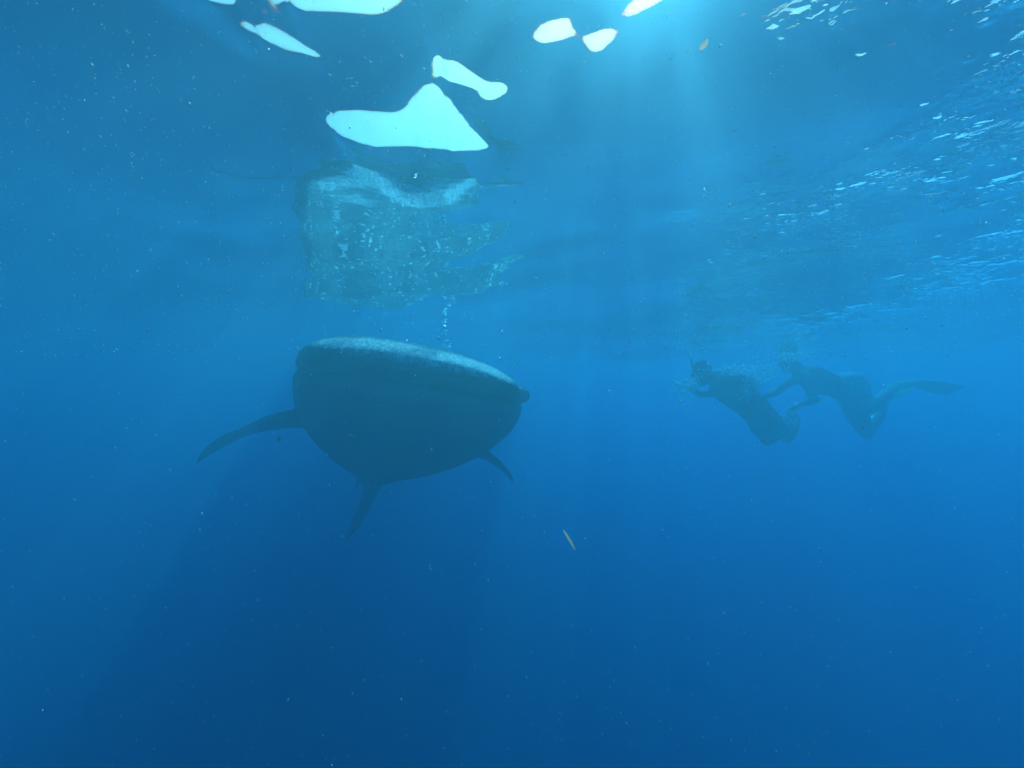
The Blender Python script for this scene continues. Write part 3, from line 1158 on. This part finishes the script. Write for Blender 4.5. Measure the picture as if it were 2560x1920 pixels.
# tiny bubbles lying against the underside of the surface, on the ruffled side
pts, sz = [], []
for _ in range(5200):
    x = random.gauss(0, 1)
    Y = random.uniform(1.3, 6.0)
    az = random.gauss(0.62, 0.20)
    x = Y * math.tan(az)
    if x < 0.3 or math.sin(x * 2.3 + Y * 1.7) + math.sin(x * 5.1 - Y * 3.3 + 1) + random.gauss(0, .5) < 0.7:
        continue
    zz = water_height(x, Y) - abs(random.gauss(0, 0.03)) - 0.004
    pts.append((x, Y, zz))
    sz.append(0.0006 + 0.0030 * random.random() ** 3)
sb = cloud("surface_bubbles", np.array(pts), np.array(sz), m_froth)
tag(sb, "fine bubbles drifting just beneath the ruffled surface above the snorkellers", kind="stuff")

# ------------------------------------------------------------------ marine snow
pts, sz, st = [], [], []
while len(pts) < 3600:
    Y = 0.28 + 3.2 * random.random() ** 0.8
    px, py = random.uniform(-150, 2710), random.uniform(-120, 2000)
    w = 1.0 if py < 500 else (0.55 if py < 900 else 0.09)
    if random.random() > w:
        continue
    p = at(px, py, Y)
    if p.z > water_height(p.x, p.y) - 0.01:
        continue
    pts.append(tuple(p))
    k = 0.45 + 0.75 * random.random() ** 2 + (random.uniform(.4, 1.3) if random.random() < 0.07 else 0)
    sz.append(k * Y / FPX)
    st.append(((random.gauss(-0.2, .35), random.gauss(0, .4), 1.0), random.uniform(1.0, 3.6)))
sn = cloud("marine_snow", np.array(pts), np.array(sz), m_snow, st)
tag(sn, "pale drifting specks of plankton scattered through the water", kind="stuff")

# ------------------------------------------------------------------ drifting strands
def thin_mat(name, col, col2):
    m, n, l, out = new_mat(name)
    tc = n.new("ShaderNodeTexCoord")
    no = n.new("ShaderNodeTexNoise")
    no.inputs["Scale"].default_value = 90
    l.new(tc.outputs["Object"], no.inputs["Vector"])
    mx = n.new("ShaderNodeMix")
    mx.data_type = 'RGBA'
    mx.inputs[6].default_value = (*col, 1)
    mx.inputs[7].default_value = (*col2, 1)
    l.new(no.outputs[0], mx.inputs[0])
    d, t, ms = n.new("ShaderNodeBsdfDiffuse"), n.new("ShaderNodeBsdfTranslucent"), n.new("ShaderNodeMixShader")
    l.new(mx.outputs[2], d.inputs[0])
    l.new(mx.outputs[2], t.inputs[0])
    ms.inputs[0].default_value = 0.75
    l.new(d.outputs[0], ms.inputs[1])
    l.new(t.outputs[0], ms.inputs[2])
    l.new(ms.outputs[0], out.inputs["Surface"])
    return m


def leaf_blade(p0, p1, w, bend, fold):
    """A limp blade of plant: a folded leaf with two halves along a midrib."""
    ax = (p1 - p0)
    side = ax.cross(Vector((0, 1, 0))).normalized()
    V, F = [], []
    for i in range(9):
        t = i / 8
        c = p0.lerp(p1, t) + side * bend * math.sin(math.pi * t)
        ww = w * (math.sin(math.pi * min(max(t, .04), .96)) ** 0.5)
        V += [c - side * ww + Vector((0, fold, 0)), c, c + side * ww + Vector((0, fold, 0))]
        if i:
            a = 3 * (i - 1)
            F += [(a, a + 1, a + 4, a + 3), (a + 1, a + 2, a + 5, a + 4)]
    return V, F


m_straw = thin_mat("pale_straw", (0.95, 0.42, 0.20), (0.95, 0.70, 0.45))
m_rust = thin_mat("rusty_weed", (0.85, 0.38, 0.16), (0.6, 0.28, 0.12))
tw = mesh_obj("strand", *leaf_blade(at(1409, 1326, 0.6), at(1438, 1375, 0.61), 0.0015, 0.0005, 0.0008), m_straw)
tag(tw, "thin straw-coloured strand drifting alone in deep blue water below the shark", "plant strand")
rw = mesh_obj("weed_scrap", *leaf_blade(at(1750, 122, 0.7), at(1770, 95, 0.7), 0.0048, -0.001, 0.002), m_rust)
tag(rw, "small rusty scrap of weed drifting near the top, right of the sun glow", "weed scrap")
